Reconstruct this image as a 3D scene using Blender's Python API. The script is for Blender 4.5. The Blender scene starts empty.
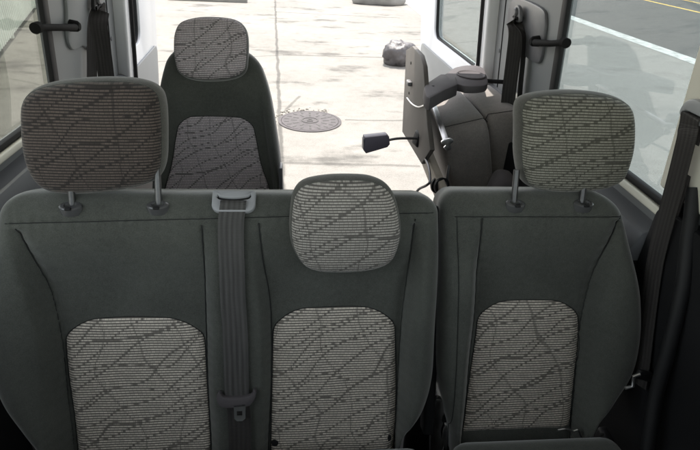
import bpy, bmesh, math, random
import numpy as np
from mathutils import Vector, Matrix

random.seed(7)
scene = bpy.context.scene
COL = scene.collection
rad = math.radians
A = np.array

# ------------------------------------------------------------------ camera
TH, PSI, RHO, FPX = rad(30), rad(6), rad(3), 520.0
CAM = A([0.0, 0.0, 2.0])
FW = A([math.sin(PSI)*math.cos(TH), math.cos(PSI)*math.cos(TH), -math.sin(TH)])
_r0 = A([math.cos(PSI), -math.sin(PSI), 0.0]); _u0 = np.cross(_r0, FW)
RT = math.cos(RHO)*_r0 + math.sin(RHO)*_u0
UP = np.cross(RT, FW)
cam_d = bpy.data.cameras.new('camera')
cam = bpy.data.objects.new('camera', cam_d); COL.objects.link(cam)
m = Matrix(((RT[0], UP[0], -FW[0], CAM[0]), (RT[1], UP[1], -FW[1], CAM[1]),
            (RT[2], UP[2], -FW[2], CAM[2]), (0, 0, 0, 1)))
cam.matrix_world = m
cam_d.sensor_width = 36; cam_d.lens = 36*FPX/700
cam_d.clip_start = 0.02; cam_d.clip_end = 2000
scene.camera = cam


def at(px, py, p0, n):
    """point of the plane (p0, n) measured at photograph position (px, py)"""
    d = FW + RT*(px-350)/FPX - UP*(py-225)/FPX
    n = A(n, float)
    return CAM + d*(((A(p0, float)-CAM) @ n)/(d @ n))


def gz(px, py, z=0.0):
    return at(px, py, (0, 0, z), (0, 0, 1))


# ------------------------------------------------------------------ materials
def mat(name, color=(.5, .5, .5), rough=.6, metal=0.0, spec=.5, sheen=0.0, bump=None, var=None):
    mt = bpy.data.materials.new(name); mt.use_nodes = True
    nt = mt.node_tree; b = nt.nodes['Principled BSDF']
    b.inputs['Base Color'].default_value = (*color, 1)
    b.inputs['Roughness'].default_value = rough
    b.inputs['Metallic'].default_value = metal
    b.inputs['Specular IOR Level'].default_value = spec
    if sheen:
        b.inputs['Sheen Weight'].default_value = sheen
        b.inputs['Sheen Roughness'].default_value = .45
    tc = nt.nodes.new('ShaderNodeTexCoord')
    if var:                                   # (scale, amount)
        nz = nt.nodes.new('ShaderNodeTexNoise'); nz.inputs['Scale'].default_value = var[0]
        nz.inputs['Detail'].default_value = 5
        nt.links.new(tc.outputs['Object'], nz.inputs['Vector'])
        mr = nt.nodes.new('ShaderNodeMapRange')
        mr.inputs['From Min'].default_value = .3; mr.inputs['From Max'].default_value = .7
        mr.inputs['To Min'].default_value = 1-var[1]; mr.inputs['To Max'].default_value = 1+var[1]
        nt.links.new(nz.outputs['Fac'], mr.inputs['Value'])
        mx = nt.nodes.new('ShaderNodeVectorMath'); mx.operation = 'SCALE'
        mx.inputs[0].default_value = color
        nt.links.new(mr.outputs['Result'], mx.inputs['Scale'])
        nt.links.new(mx.outputs['Vector'], b.inputs['Base Color'])
    if bump:                                  # (scale, strength, distance)
        nz = nt.nodes.new('ShaderNodeTexNoise'); nz.inputs['Scale'].default_value = bump[0]
        nz.inputs['Detail'].default_value = 3
        nt.links.new(tc.outputs['Object'], nz.inputs['Vector'])
        bp = nt.nodes.new('ShaderNodeBump'); bp.inputs['Strength'].default_value = bump[1]
        bp.inputs['Distance'].default_value = bump[2]
        nt.links.new(nz.outputs['Fac'], bp.inputs['Height'])
        nt.links.new(bp.outputs['Normal'], b.inputs['Normal'])
    return mt


class NG:
    """small helper to write node maths"""
    def __init__(s, mt): s.nt = mt.node_tree
    def n(s, t): return s.nt.nodes.new(t)
    def put(s, sock, v):
        if isinstance(v, (int, float)): sock.default_value = v
        elif isinstance(v, tuple): sock.default_value = v
        else: s.nt.links.new(v, sock)
    def m(s, op, a, b=0.0, c=None):
        k = s.n('ShaderNodeMath'); k.operation = op
        s.put(k.inputs[0], a); s.put(k.inputs[1], b)
        if c is not None: s.put(k.inputs[2], c)
        return k.outputs[0]
    def rng(s, v, a, b, c, d, smooth=True):
        k = s.n('ShaderNodeMapRange')
        if smooth: k.interpolation_type = 'SMOOTHSTEP'
        for i, x in zip(('Value', 'From Min', 'From Max', 'To Min', 'To Max'), (v, a, b, c, d)): s.put(k.inputs[i], x)
        return k.outputs['Result']
    def noise(s, vec, scale, detail=3, rough=.5):
        k = s.n('ShaderNodeTexNoise'); s.put(k.inputs['Vector'], vec)
        k.inputs['Scale'].default_value = scale; k.inputs['Detail'].default_value = detail
        k.inputs['Roughness'].default_value = rough
        return k.outputs['Fac']
    def mixc(s, f, a, b):
        k = s.n('ShaderNodeMix'); k.data_type = 'RGBA'
        s.put(k.inputs['Factor'], f); s.put(k.inputs['A'], a); s.put(k.inputs['B'], b)
        return k.outputs['Result']
    def sep(s, v):
        k = s.n('ShaderNodeSeparateXYZ'); s.put(k.inputs[0], v); return k.outputs
    def comb(s, x, y, z=0.0):
        k = s.n('ShaderNodeCombineXYZ'); s.put(k.inputs[0], x); s.put(k.inputs[1], y); s.put(k.inputs[2], z)
        return k.outputs[0]
    def bump(s, h, strength, dist):
        k = s.n('ShaderNodeBump'); k.inputs['Strength'].default_value = strength
        k.inputs['Distance'].default_value = dist; s.put(k.inputs['Height'], h); return k.outputs['Normal']


def plain_fabric(name, col, sheen=.5):
    mt = mat(name, col, rough=.85, spec=.25, sheen=sheen)
    g = NG(mt); b = mt.node_tree.nodes['Principled BSDF']
    tc = g.n('ShaderNodeTexCoord').outputs['Object']
    broad = g.noise(tc, 6, 4); fine = g.noise(tc, 420, 2); mid = g.noise(tc, 90, 3)
    f = g.m('ADD', g.m('MULTIPLY', broad, .5), g.m('ADD', g.m('MULTIPLY', fine, .55), g.m('MULTIPLY', mid, .25)))
    k = g.rng(f, .4, .95, .58, 1.45, False)
    sc = g.n('ShaderNodeVectorMath'); sc.operation = 'SCALE'; sc.inputs[0].default_value = col
    g.put(sc.inputs['Scale'], k); g.put(b.inputs['Base Color'], sc.outputs[0])
    h = g.m('ADD', fine, g.m('MULTIPLY', g.noise(tc, 14, 2), 5.0))
    g.put(b.inputs['Normal'], g.bump(h, .35, .0012))
    return mt


def pattern_fabric(name, light, dark, pitch=.0064, line_amt=.92):
    """rows of short pale dashes on a dark ground, crossed by thin dark arcs"""
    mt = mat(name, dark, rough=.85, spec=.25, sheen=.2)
    g = NG(mt); b = mt.node_tree.nodes['Principled BSDF']
    uv = g.n('ShaderNodeTexCoord').outputs['UV']
    x, y, _ = g.sep(uv)
    wob = g.noise(uv, 9, 2)
    yy = g.m('ADD', y, g.m('MULTIPLY', g.m('SUBTRACT', wob, .5), .004))
    row = g.m('DIVIDE', yy, pitch)
    fr = g.m('FRACT', row); ri = g.m('FLOOR', row)
    band = g.m('MULTIPLY', g.rng(fr, .24, .38, 0, 1), g.rng(fr, .76, .90, 1, 0))
    wn = g.n('ShaderNodeTexWhiteNoise'); wn.noise_dimensions = '1D'; g.put(wn.inputs['W'], ri)
    xs = g.m('ADD', g.m('DIVIDE', x, .0098), g.m('MULTIPLY', wn.outputs['Value'], 7.0))
    fx = g.m('FRACT', xs)
    gap = g.m('MULTIPLY', g.rng(fx, .0, .09, .2, 1), g.rng(fx, .91, 1.0, 1, .2))
    wn2 = g.n('ShaderNodeTexWhiteNoise'); wn2.noise_dimensions = '2D'
    g.put(wn2.inputs['Vector'], g.comb(g.m('FLOOR', xs), ri))
    dash = g.m('MULTIPLY', g.m('MULTIPLY', band, gap), g.rng(wn2.outputs['Value'], 0, 1, .74, 1.06, False))
    # dark arcs: contour lines of a slowly bending field
    xq = g.m('MULTIPLY', g.m('ADD', g.m('FLOOR', g.m('DIVIDE', x, .0030)), .5), .0030); yq = g.m('MULTIPLY', g.m('ADD', ri, .5), pitch)
    def arcs(ax, ay, freq, warp, seed, w):
        v = g.comb(g.m('ADD', xq, seed), g.m('ADD', yq, seed*1.7))
        wv = g.m('MULTIPLY', g.m('SUBTRACT', g.noise(v, 5.0, 1), .5), warp)
        t = g.m('MULTIPLY', g.m('ADD', g.m('ADD', g.m('MULTIPLY', xq, ax), g.m('MULTIPLY', yq, ay)), wv), freq)
        d = g.m('ABSOLUTE', g.m('SUBTRACT', g.m('FRACT', t), .5))
        return g.rng(d, w*.45, w, 0, 1)
    l1 = arcs(-.62, 1.0, 16.0, .12, 3.1, .050)
    l2 = arcs(-.42, 1.0, 12.0, .20, 9.4, .036)
    l3 = arcs(1.0, .35, 9.0, .17, 5.2, .026)
    lines = g.m('MULTIPLY', g.m('MULTIPLY', l1, l2), g.m('ADD', g.m('MULTIPLY', l3, .7), .3))
    lines = g.m('ADD', g.m('MULTIPLY', lines, .88*line_amt), 1-.88*line_amt)
    f = g.m('MULTIPLY', dash, lines)
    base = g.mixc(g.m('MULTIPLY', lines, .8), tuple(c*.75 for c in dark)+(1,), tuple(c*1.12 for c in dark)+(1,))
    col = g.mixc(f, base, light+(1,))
    g.put(b.inputs['Base Color'], col)
    g.put(b.inputs['Normal'], g.bump(f, .5, .0009))
    return mt


def webbing(name, col):
    mt = mat(name, col, rough=.65, spec=.2)
    g = NG(mt); b = mt.node_tree.nodes['Principled BSDF']
    uv = g.n('ShaderNodeTexCoord').outputs['UV']; x, y, _ = g.sep(uv)
    s = g.m('SINE', g.m('MULTIPLY', x, 2*math.pi*5)); s2 = g.m('SINE', g.m('MULTIPLY', y, 2*math.pi/.0035))
    k = g.m('ADD', g.m('MULTIPLY', s, .18), g.m('ADD', g.m('MULTIPLY', s2, .10), 1.0))
    k = g.m('MULTIPLY', k, g.rng(g.noise(uv, 7, 3), .3, .7, .8, 1.2, False))
    sc = g.n('ShaderNodeVectorMath'); sc.operation = 'SCALE'; sc.inputs[0].default_value = col
    g.put(sc.inputs['Scale'], k); g.put(b.inputs['Base Color'], sc.outputs[0])
    g.put(b.inputs['Normal'], g.bump(g.m('ADD', s, s2), .3, .0005))
    return mt


def glass(name, tint, ior=1.52):
    mt = bpy.data.materials.new(name); mt.use_nodes = True
    nt = mt.node_tree; nt.nodes.clear()
    o = nt.nodes.new('ShaderNodeOutputMaterial'); mx = nt.nodes.new('ShaderNodeMixShader')
    t = nt.nodes.new('ShaderNodeBsdfTransparent'); t.inputs['Color'].default_value = (*tint, 1)
    gl = nt.nodes.new('ShaderNodeBsdfGlossy'); gl.inputs['Roughness'].default_value = .01
    fr = nt.nodes.new('ShaderNodeFresnel'); ge = nt.nodes.new('ShaderNodeNewGeometry'); mi = nt.nodes.new('ShaderNodeMapRange')   # same reflectance on both faces of the pane
    mi.inputs['To Min'].default_value = ior; mi.inputs['To Max'].default_value = 1/ior
    nt.links.new(ge.outputs['Backfacing'], mi.inputs['Value']); nt.links.new(mi.outputs['Result'], fr.inputs['IOR'])
    nt.links.new(fr.outputs[0], mx.inputs[0]); nt.links.new(t.outputs[0], mx.inputs[1])
    nt.links.new(gl.outputs[0], mx.inputs[2]); nt.links.new(mx.outputs[0], o.inputs[0])
    return mt


M = {}
M['fabric'] = plain_fabric('charcoal_fabric', (.066, .0695, .061))
M['fabric_grey'] = plain_fabric('grey_fabric', (.080, .078, .069), .2)
M['pattern'] = pattern_fabric('dashed_fabric', (.68, .618, .54), (.132, .120, .106))
M['pattern_dark'] = pattern_fabric('brown_dashed_fabric', (.105, .083, .073), (.025, .021, .020))  # darker, browner version of the dashed fabric
M['pattern_mid'] = pattern_fabric('grey_dashed_fabric', (.41, .382, .352), (.100, .093, .086))
M['pattern_window_lit'] = pattern_fabric('window_lit_dashed_fabric', (.27, .262, .225), (.066, .064, .053))  # dashed fabric with the khaki cast of window light put into its colour
M['pattern_far'] = pattern_fabric('dashed_fabric_rear', (.62, .555, .57), (.15, .135, .14))
M['fold_fabric'] = plain_fabric('grey_rear_fabric', (.21, .187, .172))
M['seam'] = mat('dark_thread', (.012, .013, .013), .9)
M['trim'] = mat('light_grey_trim', (.20, .208, .212), .5, bump=(300, .15, .0006), var=(3, .05))
M['trim_mid'] = mat('mid_grey_trim', (.15, .155, .165), .5, bump=(300, .15, .0006), var=(4, .06))
M['headliner'] = mat('headliner', (.76, .75, .71), .9, bump=(200, .2, .001))
M['dark_trim'] = mat('dark_plastic_trim', (.011, .011, .012), .6, spec=.2, bump=(260, .3, .0008), var=(5, .2))
M['black'] = mat('black_plastic', (.014, .014, .015), .6, spec=.25, bump=(300, .15, .0006))
M['sleeve'] = mat('satin_grey_plastic', (.075, .075, .078), .2, spec=.9)
M['matte_black'] = mat('matte_black_plastic', (.012, .012, .012), .8, spec=.06)
M['rubber'] = mat('black_rubber', (.010, .010, .011), .6, spec=.3)
M['grey_plastic'] = mat('grey_plastic', (.12, .12, .128), .42, bump=(350, .2, .0006), var=(8, .08))
M['dark_grey_plastic'] = mat('dark_grey_plastic', (.085, .077, .081), .65, spec=.15, bump=(350, .2, .0006), var=(8, .08))
M['pale_plastic'] = mat('pale_grey_plastic', (.30, .305, .32), .42, bump=(350, .2, .0006), var=(8, .06))
M['buckle'] = mat('buckle_plastic', (.15, .135, .17), .5, bump=(300, .2, .0006))
M['steel'] = mat('zinc_steel', (.62, .62, .63), .32, 1.0, bump=(60, .1, .001), var=(30, .12))
M['dark_steel'] = mat('dark_steel', (.10, .10, .105), .4, .8, var=(30, .2))
M['beige_steel'] = mat('beige_painted_steel', (.42, .36, .30), .55, var=(12, .15))
M['shell'] = mat('brown_grey_shell', (.078, .068, .060), .6, bump=(200, .3, .001), var=(9, .12))
M['white_paint'] = mat('white_body_paint', (.72, .73, .75), .25, spec=.5, var=(4, .03))
M['cream_paint'] = mat('cream_trim', (.62, .60, .52), .45, var=(4, .05))
M['web'] = webbing('belt_webbing', (.066, .064, .062))
M['web_dark'] = webbing('dark_belt_webbing', (.036, .033, .032))
M['floor'] = mat('floor_vinyl', (.018, .018, .019), .7, bump=(120, .3, .001), var=(6, .2))
M['glass'] = glass('tinted_glass', (.62, .66, .655), 1.6)
M['glass_left'] = glass('tinted_glass_left', (.57, .587, .565))
M['glass_clear'] = glass('clear_glass', (.90, .93, .92))
M['iron'] = mat('cast_iron', (.052, .045, .046), .8, .0, bump=(60, .5, .004), var=(14, .25))
M['iron_dark'] = mat('iron_slots', (.05, .048, .045), .9)
M['gate'] = mat('pale_green_gate_paint', (.76, .80, .74), .5, var=(2, .08))
M['bag'] = mat('grey_plastic_bag', (.06, .055, .057), .5, bump=(25, .5, .01), var=(9, .25))
M['white_line'] = mat('white_road_paint', (.42, .44, .44), .8, var=(5, .35))
M['yellow_line'] = mat('yellow_road_paint', (.62, .42, .08), .7, var=(6, .15))
M['pebble'] = mat('pebble', (.25, .23, .20), .9, var=(9, .3))


def ground_material(name, base, lines, patchy=.12, fine=.10, stain=.50):
    mt = mat(name, base, rough=.9, spec=.2)
    g = NG(mt); b = mt.node_tree.nodes['Principled BSDF']
    tc = g.n('ShaderNodeTexCoord').outputs['Object']
    x, y, _ = g.sep(tc)
    n1 = g.noise(tc, .55, 6, .6); n2 = g.noise(tc, 7, 6, .65); n3 = g.noise(tc, 70, 3)
    k = g.m('ADD', g.m('MULTIPLY', g.m('SUBTRACT', n1, .5), 4*patchy), g.m('MULTIPLY', g.m('SUBTRACT', n2, .5), 4*fine))
    k = g.m('ADD', g.m('ADD', k, g.m('MULTIPLY', g.m('SUBTRACT', n3, .5), .65)), 1.0)
    # dark stains with a shape of their own
    st = g.rng(g.noise(g.comb(g.m('MULTIPLY', x, .8), g.m('MULTIPLY', y, 1.5)), 1.1, 5, .62), .53, .68, 1.0, stain)
    k = g.m('MULTIPLY', k, st)
    wx = g.m('MULTIPLY', g.m('SUBTRACT', g.noise(tc, 2.2, 5, .6), .5), .07)
    for (x0, y0, x1, y1, w, d) in lines:
        L = math.hypot(x1-x0, y1-y0); ux, uy = (x1-x0)/L, (y1-y0)/L
        dist = g.m('ADD', g.m('MULTIPLY', g.m('SUBTRACT', x, x0), -uy), g.m('MULTIPLY', g.m('SUBTRACT', y, y0), ux))
        dist = g.m('ABSOLUTE', g.m('ADD', dist, wx))
        al = g.m('ADD', g.m('MULTIPLY', g.m('SUBTRACT', x, x0), ux), g.m('MULTIPLY', g.m('SUBTRACT', y, y0), uy))
        inside = g.m('MULTIPLY', g.m('GREATER_THAN', al, 0), g.m('LESS_THAN', al, L))
        c = g.m('MULTIPLY', g.rng(dist, w*.3, w, d, 0), inside)
        k = g.m('MULTIPLY', k, g.m('SUBTRACT', 1.0, c))
    sc = g.n('ShaderNodeVectorMath'); sc.operation = 'SCALE'; sc.inputs[0].default_value = base
    g.put(sc.inputs['Scale'], g.m('MAXIMUM', k, .08)); g.put(b.inputs['Base Color'], sc.outputs[0])
    g.put(b.inputs['Normal'], g.bump(g.m('ADD', n2, g.m('MULTIPLY', n3, .4)), .4, .01))
    return mt


# ------------------------------------------------------------------ mesh helpers
class MB:
    def __init__(s): s.v = []; s.f = []
    def add(s, vs, fs):
        o = len(s.v); s.v += [tuple(map(float, p)) for p in vs]; s.f += [tuple(i+o for i in f) for f in fs]
        return s
    def box(s, c, size, ax=None, bev=0.0, seg=3):
        ax = np.eye(3) if ax is None else A(ax, float)
        bm = bmesh.new(); bmesh.ops.create_cube(bm, size=1)
        for v in bm.verts: v.co = Vector((v.co.x*size[0], v.co.y*size[1], v.co.z*size[2]))
        if bev: bmesh.ops.bevel(bm, geom=bm.edges[:], offset=bev, segments=seg, profile=.5, affect='EDGES')
        bm.verts.index_update()
        vs = [A(c, float) + ax[0]*v.co.x + ax[1]*v.co.y + ax[2]*v.co.z for v in bm.verts]
        s.add(vs, [[v.index for v in f.verts] for f in bm.faces]); bm.free(); return s
    def tube(s, pts, r, n=12, cap=True):
        P = [A(p, float) for p in pts]; rs = r if hasattr(r, '__len__') else [r]*len(P)
        t = P[1]-P[0]; ref = A([0, 0, 1.0]) if abs(t[2]) < .9*np.linalg.norm(t) else A([1.0, 0, 0])
        vs = []; fs = []
        for i, p in enumerate(P):
            t = P[min(i+1, len(P)-1)]-P[max(i-1, 0)]; t = t/np.linalg.norm(t)
            a = ref - t*(ref @ t); a /= np.linalg.norm(a); b = np.cross(t, a); ref = a
            for k in range(n):
                an = 2*math.pi*k/n; vs.append(p + rs[i]*(a*math.cos(an)+b*math.sin(an)))
        for i in range(len(P)-1):
            for k in range(n):
                fs.append((i*n+k, i*n+(k+1) % n, (i+1)*n+(k+1) % n, (i+1)*n+k))
        if cap: fs.append(tuple(range(n-1, -1, -1))); fs.append(tuple((len(P)-1)*n+k for k in range(n)))
        return s.add(vs, fs)
    def prism(s, outer, holes, o, a, b, n, t, bev=0.0):
        """flat slab: outline and holes in (a, b) coordinates at o, thickness t along n"""
        o, a, b, n = (A(q, float) for q in (o, a, b, n))
        bm = bmesh.new(); loops = []
        for lp in [outer]+list(holes):
            vs = [bm.verts.new((p[0], p[1], 0)) for p in lp]
            loops.append([bm.edges.new((vs[i], vs[(i+1) % len(vs)])) for i in range(len(vs))])
        bmesh.ops.triangle_fill(bm, use_beauty=True, use_dissolve=False, edges=bm.edges[:], normal=(0, 0, 1))
        r = bmesh.ops.extrude_face_region(bm, geom=bm.faces[:])
        for e in r['geom']:
            if isinstance(e, bmesh.types.BMVert): e.co.z += t
        bmesh.ops.recalc_face_normals(bm, faces=bm.faces[:])
        if bev:
            ed = [e for e in bm.edges if len(e.link_faces) == 2 and e.calc_face_angle() > 1.2 and abs(e.verts[0].co.z-e.verts[1].co.z) < 1e-6]
            bmesh.ops.bevel(bm, geom=ed, offset=bev, segments=2, profile=.5, affect='EDGES')
        bm.verts.index_update()
        vs = [o + a*v.co.x + b*v.co.y + n*v.co.z for v in bm.verts]
        s.add(vs, [[v.index for v in f.verts] for f in bm.faces]); bm.free(); return s
    def lathe(s, prof, o, ax, n=32):
        """profile of (radius, height) about axis ax at o"""
        ax = A(ax, float); ax /= np.linalg.norm(ax)
        ref = A([1.0, 0, 0]) if abs(ax[0]) < .8 else A([0, 1.0, 0])
        a = np.cross(ax, ref); a /= np.linalg.norm(a); b = np.cross(ax, a)
        vs = []; fs = []
        for (r, h) in prof:
            for k in range(n):
                an = 2*math.pi*k/n; vs.append(A(o, float)+ax*h+max(r, 1e-4)*(a*math.cos(an)+b*math.sin(an)))
        for i in range(len(prof)-1):
            for k in range(n): fs.append((i*n+k, i*n+(k+1) % n, (i+1)*n+(k+1) % n, (i+1)*n+k))
        return s.add(vs, fs)
    def ribbon(s, pts, wdirs, w, t):
        """belt webbing along pts; wdirs is the direction across it"""
        P = [A(p, float) for p in pts]; n = len(P); vs = []; s.uvs = []
        if not isinstance(wdirs, list): wdirs = [wdirs]*n
        ws = w if hasattr(w, '__len__') else [w]*n
        L = 0.0
        for i in range(n):
            tg = P[min(i+1, n-1)]-P[max(i-1, 0)]; tg /= np.linalg.norm(tg)
            if i: L += np.linalg.norm(P[i]-P[i-1])
            d = A(wdirs[i], float); d = d-tg*(d @ tg); d /= np.linalg.norm(d); nn = np.cross(d, tg)
            for q, (sx, sn) in enumerate(((-.5, -.5), (.5, -.5), (.5, .5), (-.5, .5))):
                vs.append(P[i]+d*ws[i]*sx+nn*t*sn); s.uvs.append((sx+.5, L))
        fs = []
        for i in range(n-1):
            for k in range(4): fs.append((i*4+k, i*4+(k+1) % 4, (i+1)*4+(k+1) % 4, (i+1)*4+k))
        fs += [(3, 2, 1, 0), tuple((n-1)*4+k for k in range(4))]
        return s.add(vs, fs)
    def build(s, name, material, parent=None, uv=None, smooth=None, origin=None):
        base = A([0, 0, 0.0])
        if parent is not None:
            base = A(parent.get('_o', (0, 0, 0)))
        elif origin is not None: base = A(origin, float)
        me = bpy.data.meshes.new(name)
        vv = A(s.v)-base
        me.from_pydata([tuple(p) for p in vv], [], s.f)
        bm = bmesh.new(); bm.from_mesh(me); bmesh.ops.recalc_face_normals(bm, faces=bm.faces[:]); bm.to_mesh(me); bm.free()
        uv = uv if uv is not None else getattr(s, 'uvs', None)
        if uv is not None:
            ul = me.uv_layers.new(name='UVMap')
            for lp in me.loops: ul.data[lp.index].uv = uv[lp.vertex_index]
        me.materials.append(material)
        if smooth is None: smooth = 35
        if smooth:
            me.polygons.foreach_set('use_smooth', [True]*len(me.polygons))
            if smooth < 180: me.set_sharp_from_angle(angle=rad(smooth))
        o = bpy.data.objects.new(name, me); COL.objects.link(o)
        if parent is not None: o.parent = parent; ORG[o.name] = base; o['_o'] = tuple(base)
        else: o.location = tuple(base)
        return o


ORG = {}


def thing(name, label, cat, loc, group=None):
    o = bpy.data.objects.new(name, None); COL.objects.link(o)
    o.empty_display_size = .1
    o.location = tuple(map(float, loc)); o['_o'] = tuple(map(float, loc))
    o['label'] = label; o['category'] = cat
    if group: o['group'] = group
    return o


def tag(o, label, cat, group=None):
    o['label'] = label; o['category'] = cat
    if group: o['group'] = group
    return o


def structure(o, kind='structure'):
    o['kind'] = kind; return o


def rrect(x0, y0, x1, y1, r, n=8):
    rs = r if hasattr(r, '__len__') else [r]*4
    pts = []
    for (cx, cy, a0, q) in ((x1-rs[0], y1-rs[0], 0, rs[0]), (x0+rs[1], y1-rs[1], 90, rs[1]), (x0+rs[2], y0+rs[2], 180, rs[2]), (x1-rs[3], y0+rs[3], 270, rs[3])):
        for k in range(n+1):
            a = rad(a0+90*k/n); pts.append((cx+q*math.cos(a), cy+q*math.sin(a)))
    return pts


def smooth_loop(pts, per=8):
    """closed Catmull-Rom through pts"""
    P = [A(p, float) for p in pts]; n = len(P); out = []
    for i in range(n):
        a, b, c, d = P[i-1], P[i], P[(i+1) % n], P[(i+2) % n]
        for k in range(per):
            t = k/per
            out.append(.5*((2*b)+(-a+c)*t+(2*a-5*b+4*c-d)*t*t+(-a+3*b-3*c+d)*t**3))
    return out


def spline(pts, per=8):
    P = [A(p, float) for p in pts]; n = len(P); out = []
    for i in range(n-1):
        a, b, c, d = P[max(i-1, 0)], P[i], P[i+1], P[min(i+2, n-1)]
        for k in range(per):
            t = k/per
            out.append(.5*((2*b)+(-a+c)*t+(2*a-5*b+4*c-d)*t*t+(-a+3*b-3*c+d)*t**3))
    out.append(P[-1]); return out


# ------------------------------------------------------------------ upholstery
class SeatFrame:
    """leaning plane of a backrest; u across, v up the back, n towards the sitter"""
    def __init__(s, y, z, lean=20, x=0.0):
        l = rad(lean); s.o = A([x, y, z]); s.U = A([1.0, 0, 0]); s.V = A([0, math.sin(l), math.cos(l)]); s.N = A([0, -math.cos(l), math.sin(l)])
    def uv(s, px, py, off=0.0):
        p = at(px, py, s.o+s.N*off, s.N)-s.o
        return A([p @ s.U, p @ s.V])
    def P(s, u, v, n=0.0): return s.o+s.U*u+s.V*v+s.N*n


def curve_v(fr, pts):
    """px trace -> function u(v)"""
    q = sorted([tuple(fr.uv(*p)) for p in pts], key=lambda t: t[1])
    vs = A([p[1] for p in q]); us = A([p[0] for p in q])
    # smooth interpolation (monotone enough) through dense catmull-rom
    d = spline([(v, u) for u, v in q], 10)
    dv = A([p[0] for p in d]); du = A([p[1] for p in d])
    return lambda v: np.interp(v, dv, du)


def dist_poly(X, Y, poly):
    P = A(poly, float); Q = np.roll(P, -1, axis=0)
    out = np.full(X.shape, 1e9)
    for a, b in zip(P, Q):
        d = b-a; L = d @ d
        if L < 1e-12: continue
        t = np.clip(((X-a[0])*d[0]+(Y-a[1])*d[1])/L, 0, 1)
        out = np.minimum(out, (X-a[0]-t*d[0])**2+(Y-a[1]-t*d[1])**2)
    return np.sqrt(out)


def sstep(x, a, b):
    t = np.clip((x-a)/(b-a), 0, 1); return t*t*(3-2*t)


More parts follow.
